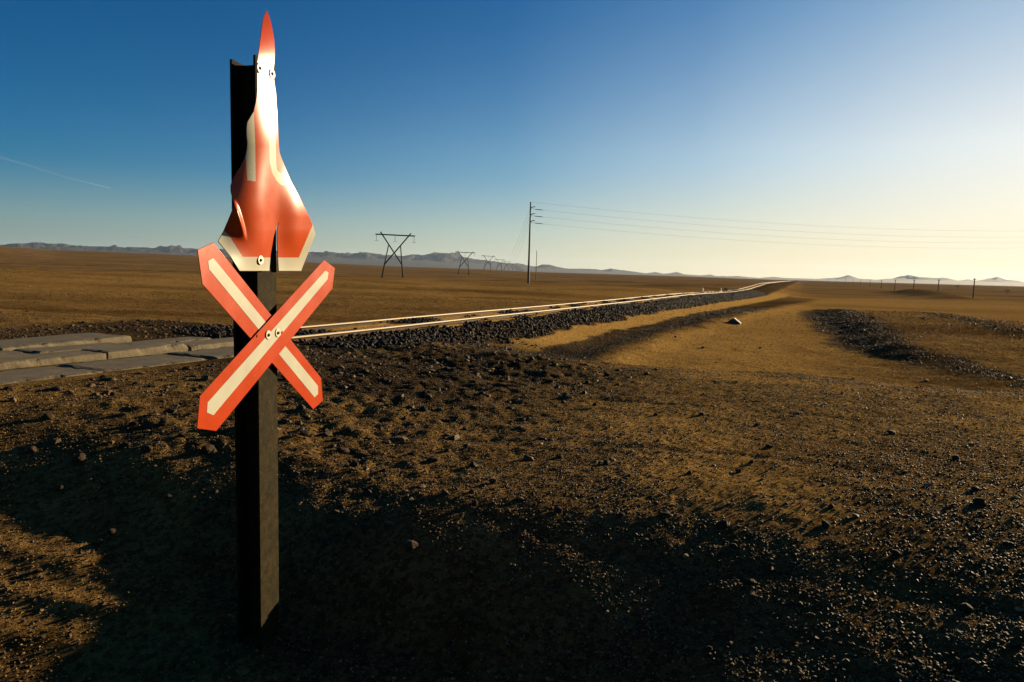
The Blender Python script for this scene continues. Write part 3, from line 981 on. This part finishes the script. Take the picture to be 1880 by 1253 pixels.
# ------------------------------------------------------------------ concrete crossing slabs
def slab(t0, t1, s0, s1, ztop, tilt, label, group, seed):
    rg = random.Random(seed)
    x, y = xy((t0 + t1) / 2, (s0 + s1) / 2)
    import bmesh
    L, Wd, Th = t1 - t0, s1 - s0, 0.16
    nx, ny = 22, 8
    bm = bmesh.new()
    def edge_chip(k, sd):
        return 0.016 * max(0.0, noise1(k * 3.1 + sd) ) 
    def noise1(q):
        return float(noise2(np.array([q]), np.array([q * 0.37 + 5.0]), 5)[0])
    top, mid_, low = [], [], []
    for i in range(nx + 1):
        rt, rm, rl = [], [], []
        for j in range(ny + 1):
            a = -L / 2 + L * i / nx; b = -Wd / 2 + Wd * j / ny
            e = 0.0
            if j in (0, ny): e = 0.045 * max(0, noise1(a * 5 + seed * 7.7 + j)) + 0.006
            if i in (0, nx): e = max(e, 0.04 * max(0, noise1(b * 6 + seed * 3.3 + i)) + 0.006)
            bb = b - math.copysign(e * 0.9, b) if j in (0, ny) else b
            aa = a - math.copysign(e * 0.6, a) if i in (0, nx) else a
            z = -e * (1.0 if (j in (0, ny) or i in (0, nx)) else 0) + 0.004 * noise1(a * 2 + b * 3 + seed)
            rt.append(bm.verts.new((aa, bb, z)))
        top.append(rt)
    for i in range(nx):
        for j in range(ny):
            bm.faces.new((top[i][j], top[i + 1][j], top[i + 1][j + 1], top[i][j + 1]))
    rim = [(i, 0) for i in range(nx)] + [(nx, j) for j in range(ny)] + [(i, ny) for i in range(nx, 0, -1)] + [(0, j) for j in range(ny, 0, -1)]
    rv = [top[i][j] for i, j in rim]
    prev = rv
    for lev in (0.06, 0.11, Th):
        cur = []
        for (i, j), v in zip(rim, rv):
            a = -L / 2 + L * i / nx; b = -Wd / 2 + Wd * j / ny
            q = 0.012 * noise1(a * 9 + b * 11 + lev * 40 + seed)
            cur.append(bm.verts.new((a - math.copysign(max(0, q), a) * (i in (0, nx)), b - math.copysign(max(0, q), b) * (j in (0, ny)), -lev)))
        n_ = len(rim)
        for k in range(n_):
            bm.faces.new((prev[k], prev[(k + 1) % n_], cur[(k + 1) % n_], cur[k]))
        prev = cur
    bm.faces.new(prev)
    bmesh.ops.recalc_face_normals(bm, faces=bm.faces)
    me = bpy.data.meshes.new("paving_block"); bm.to_mesh(me); bm.free()
    o = link("paving_block", me, MAT["concrete"])
    o.location = (x, y, ztop)
    o.rotation_euler = (tilt[0], tilt[1], math.atan2(TD[1], TD[0]) + rg.uniform(-0.012, 0.012))
    tag(o, label, "paving block", group)
    return o
rows = [
    # s from, s to, top height, label, group
    (0.10, 0.80, 0.58, "flat dusty slab in the front row", "crossing slabs outside the near rail"),
    (-0.50, -0.085, 0.628, "ragged-edged sunlit slab in the second row", "crossing slabs inside the near rail"),
    (-0.985, -0.52, 0.618, "worn slab in the third row", "crossing slabs inside the far rail"),
    (-1.95, -1.15, 0.635, "tilted slab in the backmost row", "crossing slabs beyond the far rail"),
]
sd_ = 100
PANEL_ORD = ['nearest to', 'second from', 'third from', 'fourth from', 'fifth from', 'sixth from', 'seventh from', 'eighth from']
for ri, (s0, s1, zt, lab, grp) in enumerate(rows):
    made = []
    t = -16.6 + (0.0, 0.45, 0.2, 0.7)[ri]
    tend = (-10.85, -10.6, -10.75, -11.4)[ri]
    while t < tend - 0.35:
        L = random.uniform(1.0, 1.25) if ri != 3 else random.uniform(1.2, 1.6)
        L = min(L, tend - t)
        gap = random.uniform(0.015, 0.05)
        sd_ += 1
        jz = random.uniform(-0.010, 0.010) if ri != 3 else random.uniform(-0.015, 0.03)
        made.append(slab(t, t + L - gap, s0, s1, zt + jz + float(zrail(t + L / 2)) - 0.617, (random.uniform(-0.02, 0.035) * (0.5 if ri < 2 else 1), random.uniform(-0.02, 0.02)), lab, grp, sd_))
        t += L
    for k, o in enumerate(reversed(made)):
        o['label'] = lab + ', ' + PANEL_ORD[min(k, 7)] + ' the post'

# ------------------------------------------------------------------ power pylons, tall poles, wires
def strut(pts, r, name, mat, parent, n=8):
    mb = MB(); mb.tube(pts, r, n)
    return mb.build(name, mat, parent, smooth=True)

ORD = ["nearest", "second", "third", "fourth", "fifth", "sixth", "seventh", "eighth", "ninth", "tenth", "eleventh", "twelfth"]
def make_pylon():
    root = empty("power_pylon")
    W = 9.6            # half height unit below is metres; x across, z up; total 20 m
    H_ = 19.0
    k = H_ / 86.0      # metres per photo pixel at this pylon
    def P(u, v):       # zoom coordinates of the photographed pylon -> metres
        return np.array([(u - 470) / 12.53 * k, 0, (1185 - v) / 12.53 * k])
    strut([P(50, 131), P(1020, 160)], 0.26, "crossarm", MAT["timber"], root)
    strut([P(165, 75) + [0, 0.28, 0], P(715, 850) + [0, 0.28, 0]], 0.27, "brace", MAT["timber"], root)
    strut([P(925, 100) + [0, -0.28, 0], P(285, 825) + [0, -0.28, 0]], 0.27, "brace", MAT["timber"], root)
    strut([P(372, 385), P(195, 1170) - [0, 0, 0.8]], [0.22, 0.32], "leg", MAT["timber"], root)
    strut([P(668, 395), P(740, 1195) - [0, 0, 0.8]], [0.22, 0.32], "leg", MAT["timber"], root)
    for u, v in ((72, 140), (533, 155), (995, 170)):
        mb = MB()
        p = P(u, v); q = P(u, v + 140)
        pts = []; rad = []
        for i in range(15):
            pts.append(p + (q - p) * i / 14); rad.append(0.07 if i % 2 else 0.15)
        mb.tube(pts, rad, 8)
        mb.tube([q + [-0.9, 0, -0.15], q + [0, 0, 0.1], q + [0.9, 0, -0.15]], 0.06, 6)
        mb.build("insulator", MAT["insul"], root, smooth=True)
    return root
PX_V, PX_C = 978.0, 260.0
pylon_pos = []
for k in range(1, 13):
    px = PX_V - PX_C / k
    Y = 285.0 * k
    X = (px - 940) / F * Y
    pylon_pos.append((X, Y))
pproto = make_pylon()
pyl_labels = ["large dark X-framed power pylon standing nearest, left of the tall pole", "second X-framed power pylon in the row, half the size of the nearest",
              "third small X-framed power pylon before the hills", "fourth tiny X-framed power pylon in the receding row"]
for k, (X, Y) in enumerate(pylon_pos):
    o = pproto if k == 0 else copy_tree(pproto)
    o.location = (X, Y, ground_z(X, Y))
    o.rotation_euler = (0, 0, math.radians(-10))
    tag(o, pyl_labels[k] if k < 4 else ORD[k] + " faint tiny X-framed power pylon along the row towards the hills", "pylon", "power pylons crossing the desert in a row")

def make_pole():
    root = empty("power_pole")
    H_ = 17.6
    mb = MB(); mb.tube([(0, 0, -1), (0, 0, 0), (0, 0, H_)], [0.26, 0.25, 0.13], 12)
    mb.build("pole", MAT["steelpole"], root, smooth=True)
    for i, z in enumerate((H_ - 1.25, H_ - 2.7, H_ - 4.15)):
        ar = MB(); ar.tube([(0.1, 0, z), (0.55, 0, z + 0.22), (1.05, 0, z + 0.27)], [0.10, 0.085, 0.07], 8)
        a = ar.build("arm", MAT["steelpole"], root, smooth=True)
        ins = MB()
        p = np.array([0.12, 0, z - 0.18]); q = np.array([3.0, 0, z - 0.42])
        pts, rad = [], []
        for j in range(25):
            pts.append(p + (q - p) * j / 24); rad.append(0.025 if (j < 8 or j > 20) else (0.10 if j % 2 else 0.05))
        ins.tube(pts, rad, 8)
        ins.build("insulator", MAT["insul"], a, smooth=True)
    return root
pole = make_pole()
D1 = 148.0
px1 = (972 - 940) / F * D1 - 0.6
pz = ground_z(px1, D1)
pole.location = (px1, D1, pz)
tag(pole, "tall slim steel power pole with three short arms beside the railway", "power pole", "tall power poles")
pole2 = copy_tree(pole)
X2, Y2 = 190.0, 205.0
pole2.location = (X2, Y2, ground_z(X2, Y2) + 4)
tag(pole2, "steel power pole beyond the right edge carrying the far wire ends", "power pole", "tall power poles")
pole3 = copy_tree(pole)
Y3 = 405.0; X3 = (980.5 - 940) / F * Y3
pole3.location = (X3, Y3, ground_z(X3, Y3) - 0.5)
pole3.rotation_euler = (0, 0, math.radians(70))
tag(pole3, "distant power pole seen small just right of the tall pole", "power pole", "tall power poles")

def wire(p, q, sag, r, label, group):
    p = np.array(p, float); q = np.array(q, float)
    mb = MB()
    mb.tube([p + (q - p) * f - np.array([0, 0, sag * 4 * f * (1 - f)]) for f in np.linspace(0, 1, 33)], r, 5)
    o = mb.build("power_line", MAT["wire"], None, smooth=True)
    tag(o, label, "wire", group)
H_ = 17.6
for i, dz in enumerate((0.0, -1.67, -3.12, -4.57)):
    a = (px1 + (3.0 if i else 0), D1, pz + H_ + dz)
    b = (X2, Y2, pole2.location[2] + H_ + dz)
    wire(a, b, 3.2, 0.012, ["topmost thin wire running right from the tip of the tall pole", "second thin wire from the top, strung right from the tall pole",
                            "third thin wire from the top, strung right from the tall pole", "lowest thin wire strung right from the tall pole"][i], "wires strung right from the tall pole")
tx, ty = pylon_pos[4]
for i, (dz, dx) in enumerate(((-1.3, -8), (-2.8, 0), (-4.2, 8))):
    wire((px1, D1, pz + H_ + dz), (tx + dx, ty, ground_z(tx, ty) + 15), 9.0, 0.022, ("upper", "middle", "lower")[i] + " faint thin wire slanting down left from the tall pole to the far pylons", "wires slanting left from the tall pole")
for k in range(3):
    (xa_, ya_), (xb_, yb_) = pylon_pos[k], pylon_pos[k + 1]
    for dx in (-8.1, 0, 8.1):
        pass

# row of small poles on the right plain
def make_small_pole():
    root = empty("line_pole")
    mb = MB(); mb.tube([(0, 0, -0.6), (0, 0, 0), (0, 0, 4.3)], [0.14, 0.13, 0.10], 10)
    mb.build("pole", MAT["timber"], root, smooth=True)
    ar = MB(); ar.tube([(-0.35, 0, 4.0), (0.35, 0, 4.0)], 0.05, 6)
    ar.tube([(-0.3, 0, 4.0), (-0.3, 0, 4.18)], 0.04, 6); ar.tube([(0.3, 0, 4.0), (0.3, 0, 4.18)], 0.04, 6)
    ar.build("crossarm", MAT["timber"], root)
    return root
sp_proto = make_small_pole()
spx = [(1787, 552, 36), (1722, 545.5, 28), (1677, 541, 23), (1643, 530, 18.5), (1618, 526, 15), (1597, 524, 12), (1580, 522.5, 10.5), (1566, 521.5, 9), (1552, 520.5, 8), (1535, 519.5, 7), (1521, 518.5, 6.2), (1501, 517.5, 5.4)]
for i, (px, py, hh) in enumerate(spx):
    o = sp_proto if i == 0 else copy_tree(sp_proto)
    Y = 4.3 * F / hh
    X = (px - 940) / F * Y * 1.0
    # correct for the camera's roll
    d = ray(px, py - hh * 0.5); X = d[0] / d[1] * Y
    o.location = (X, Y, max(ground_z(X, Y), CAM_H + ray(px, py)[2] / ray(px, py)[1] * Y))
    o.location[2] = ground_z(X, Y)
    o.rotation_euler = (0, 0, random.uniform(-0.2, 0.2))
    lab = ["nearest dark wooden pole of the row on the right plain", "second nearest dark wooden pole of the row on the right plain", "third dark wooden pole of the row on the right plain"]
    tag(o, lab[i] if i < 3 else ORD[i] + " nearest small wooden pole of the row receding across the right plain", "pole", "row of wooden poles on the right plain")

# ------------------------------------------------------------------ small things beside the track
for i, (px, py, hh) in enumerate([(1290, 535, 6.5), (1323.5, 535, 5.5)]):
    x, y, z = hit(px, py)
    h_ = hh * y / F
    root = empty("marker_post", (x, y, z))
    mb = MB(); r_ = 0.12 * h_
    mb.prism([(-r_, -r_, -0.2), (r_, -r_, -0.2), (r_, r_, -0.2), (-r_, r_, -0.2)], (0, 0, h_ * 0.86 + 0.2))
    mb.build("post", MAT["marker"], root)
    mb = MB(); mb.prism([(-r_, -r_, h_ * 0.86), (r_, -r_, h_ * 0.86), (0, -r_, h_)], (0, 2 * r_, 0))
    mb.build("cap", MAT["marker"], root)
    root.rotation_euler = (0, 0, math.radians(-35))
    tag(root, ["white marker post beyond the track, the left one of two", "white marker post beyond the track, nearer the small dark tree"][i], "marker post", "white marker posts beside the track")

def make_tree(name, x, y, z, h_, w_, seed, label):
    rg = random.Random(seed)
    root = empty(name, (x, y, z))
    mb = MB()
    mb.tube([(0, 0, -0.2), (0.02 * h_, 0, h_ * 0.3), (0, 0.03 * h_, h_ * 0.6)], [0.05 * h_, 0.04 * h_, 0.025 * h_], 7)
    for k in range(5):
        a = k * 1.26 + rg.uniform(-.3, .3)
        mb.tube([(0, 0, h_ * 0.45), (0.25 * w_ * math.cos(a), 0.25 * w_ * math.sin(a), h_ * 0.66), (0.42 * w_ * math.cos(a), 0.42 * w_ * math.sin(a), h_ * 0.8)], [0.022 * h_, 0.016 * h_, 0.008 * h_], 5)
    mb.build("trunk", MAT["bark"], root)
    n = 900
    V = []; Fc = []
    cl = [(rg.uniform(-.4, .4) * w_, rg.uniform(-.4, .4) * w_, h_ * rg.uniform(0.62, 0.92), rg.uniform(0.12, 0.22) * w_) for _ in range(11)]
    for _ in range(n):
        cx, cy, cz, cr = rg.choice(cl)
        p = Vector((cx + rg.gauss(0, cr * .6), cy + rg.gauss(0, cr * .6), cz + rg.gauss(0, cr * .35)))
        a = Vector((rg.gauss(0, 1), rg.gauss(0, 1), rg.gauss(0, 1))).normalized(); b = a.orthogonal().normalized()
        s_ = 0.035 * h_ * rg.uniform(.7, 1.4)
        i0 = len(V)
        V += [p - a * s_, p + b * s_ * .6, p + a * s_, p - b * s_ * .6]; Fc.append((i0, i0 + 1, i0 + 2, i0 + 3))
    me = bpy.data.meshes.new("crown"); me.from_pydata([tuple(v) for v in V], [], Fc)
    link("crown", me, MAT["leaf"], root)
    tag(root, label, "tree")
d = ray(1333, 531)
for (px, pyb, hh, ww, Y, sd_t, lab) in [(1333, 532, 12, 7, 115, 1, "small dark thorn tree beyond the track near the white posts"),
                                      (1848, 544, 8, 9, 260, 2, "small dark tree alone on the plain at the right edge"),
                                      (1757, 530, 6, 9, 420, 3, "tiny low bush far out on the right plain")]:
    d = ray(px, pyb); X = d[0] / d[1] * Y
    make_tree("thorn_tree" if sd_t < 3 else "thorn_bush", X, Y, ground_z(X, Y), hh * Y / F * 1.1, ww * Y / F, sd_t, lab)

# tipped concrete wedge lying on the sand
x, y, z = hit(1345, 594)
blk = empty("broken_block", (x, y, z), math.radians(-32))
k = y / F
mb = MB()
mb.prism([(-14 * k, 0, -0.03), (13 * k, 0, -0.03), (12.5 * k, 0, 0.01), (2 * k, 0, 9 * k), (-4 * k, 0, 7 * k)], (0, 0.12, 0))
mb.build("block", MAT["slab_shaded"], blk)  # shade of the front face put into the dark base colour
mb = MB()
mb.prism([(1.2 * k, -0.02, 9.2 * k), (13.4 * k, -0.02, 0.2 * k), (14.2 * k, -0.02, 1.0 * k), (1.9 * k, -0.02, 10.0 * k)], (0, 0.16, 0))
mb.build("board", MAT["marker"], blk)  # white board stands for the sunlit slope of the slab
tag(blk, "tipped dark slab with its sunlit edge painted white lying on the sand right of the track", "block")

# ------------------------------------------------------------------ far hills
RIDGE = [(-420, 452), (-300, 444), (-200, 450), (-100, 447), (0, 449), (30, 447), (50, 448), (70, 445), (90, 447), (110, 448), (130, 450), (155, 451), (165, 452.5), (200, 453), (250, 454), (290, 455), (300, 452.5), (313, 450), (325, 453), (337, 455.5), (400, 457), (480, 459), (540, 461.5),
         (568, 462.4), (590, 463), (602, 461), (618, 464), (640, 466), (672, 463), (693, 466), (709, 467.7), (741, 470), (757, 467), (778, 468.5), (799, 464), (820, 465), (842, 467), (858, 473), (879, 477), (900, 478), (919, 482), (946, 484.5),
         (970, 487.6), (983, 490), (996, 486), (1009, 486), (1023, 490), (1040, 493), (1061, 494), (1082, 494), (1106, 496), (1122, 493), (1138, 496), (1160, 498.5), (1186, 502), (1202, 500), (1218, 503), (1242, 500), (1255, 504), (1287, 506),
         (1303, 504), (1316, 507), (1359, 507.5), (1394, 510.5), (1420, 509), (1452, 511), (1500, 512.5), (1540, 510), (1557, 505), (1576, 512), (1604, 513.6), (1637, 512), (1652, 508), (1668, 505.5), (1688, 508.5), (1714, 510.5), (1740, 510), (1757, 515.6), (1777, 513),
         (1790, 516), (1808, 513.6), (1831, 509), (1847, 514), (1867, 515), (1880, 519), (1950, 516), (2050, 510), (2200, 520), (2400, 515)]
def hills():
    xs = np.arange(-420, 2400, 2.0)
    ry = np.interp(xs, [a for a, _ in RIDGE], [b for _, b in RIDGE])
    ry = ry + 0.7 * fbm(xs * 0.055, xs * 0 + 3.7, 4, 88)
    D = 6000.0
    U = np.concatenate([np.linspace(-1, -0.2, 18), np.linspace(-0.17, 0.3, 22)])
    V = []
    elev = np.array([(ray(a, b) / np.hypot(*ray(a, b)[:2]))[2] for a, b in zip(xs, ry)])
    azm = np.array([math.atan2(ray(a, b)[0], ray(a, b)[1]) for a, b in zip(xs, ry)])
    top = CAM_H + elev * D
    sm = np.convolve(np.pad(top, 60, mode='edge'), np.ones(121) / 121, mode='valid')
    apron = np.minimum(sm * 0.55, top * 0.8)
    rows = []
    for u in U:
        dist = D + u * 2800
        if u <= -0.2:
            f = (u + 1) / 0.8
            z = -8 + (apron + 8) * f ** 1.3
        elif u <= 0:
            f = (u + 0.2) / 0.2
            z = apron + (top - apron) * (f ** 0.9)
        else:
            z = top * (1 - (u / 0.3)) - 10 * (u / 0.3)
        x = dist * np.sin(azm); y = dist * np.cos(azm)
        env = np.clip(1 - abs(u / 0.2), 0, 1) * np.clip(abs(u) / 0.05, 0, 1)
        nz = fbm(x * 0.008, y * 0.008, 5, 77) * np.maximum(top - apron, 0) * 1.6
        z = z + env * nz
        if u < 0: z = np.minimum(z, top * dist / D * 0.99 + 0)
        rows.append(np.stack([x, y, z], 1))
    A = np.stack(rows)
    nr, nc = A.shape[:2]
    i = np.arange(nr - 1)[:, None]; j = np.arange(nc - 1)[None, :]
    Q = np.stack([i * nc + j, i * nc + j + 1, (i + 1) * nc + j + 1, (i + 1) * nc + j], -1).reshape(-1, 4)
    me = np_mesh("hills", A.reshape(-1, 3), Q, True)
    tag(link("hills", me, MAT["hill"]), kind="structure")
hills()

# ------------------------------------------------------------------ vapour trail, high and far
def trail(pts_px, dist, r, label):
    mb = MB()
    P = []
    for px, py in pts_px:
        d = ray(px, py); d = d / np.linalg.norm(d)
        P.append(CAM + d * dist)
    mb.tube(P, [r * (1 - 0.6 * i / (len(P) - 1)) for i in range(len(P))], 8)
    o = mb.build("vapour_trail", MAT_TRAIL, None, smooth=True)
    tag(o, label, "vapour trail", None, None)
MAT_TRAIL, _n, _b = mat_new("thin_vapour")
_b.inputs['Base Color'].default_value = (0.9, 0.88, 0.85, 1)
_b.inputs['Roughness'].default_value = 1.0
_b.inputs['Specular IOR Level'].default_value = 0.0
_b.inputs['Alpha'].default_value = 0.065
trail([(-120, 258), (0, 289), (62, 307), (120, 326), (205, 347)], 20000, 22, "thin pale vapour trail slanting across the blue sky at the upper left")

# ------------------------------------------------------------------ haze
hz, n, bs = mat_new("haze")
n.nodes.remove(bs)
pv = nd(n, "ShaderNodeVolumePrincipled")
pv.inputs['Color'].default_value = (0.42, 0.58, 0.84, 1)
pv.inputs['Density'].default_value = 0.000034
pv.inputs['Anisotropy'].default_value = 0.3
n.links.new(pv.outputs[0], [q for q in n.nodes if q.type == 'OUTPUT_MATERIAL'][0].inputs['Volume'])
mb = MB()
mb.prism([(-9500, -9500, -40), (9500, -9500, -40), (9500, 9500, -40), (-9500, 9500, -40)], (0, 0, 240))
tag(mb.build("haze", hz), kind="stuff")

scene.render.engine = 'CYCLES'
scene.cycles.max_bounces = 6
scene.cycles.volume_bounces = 1
scene.cycles.use_denoising = True
scene.cycles.use_adaptive_sampling = False
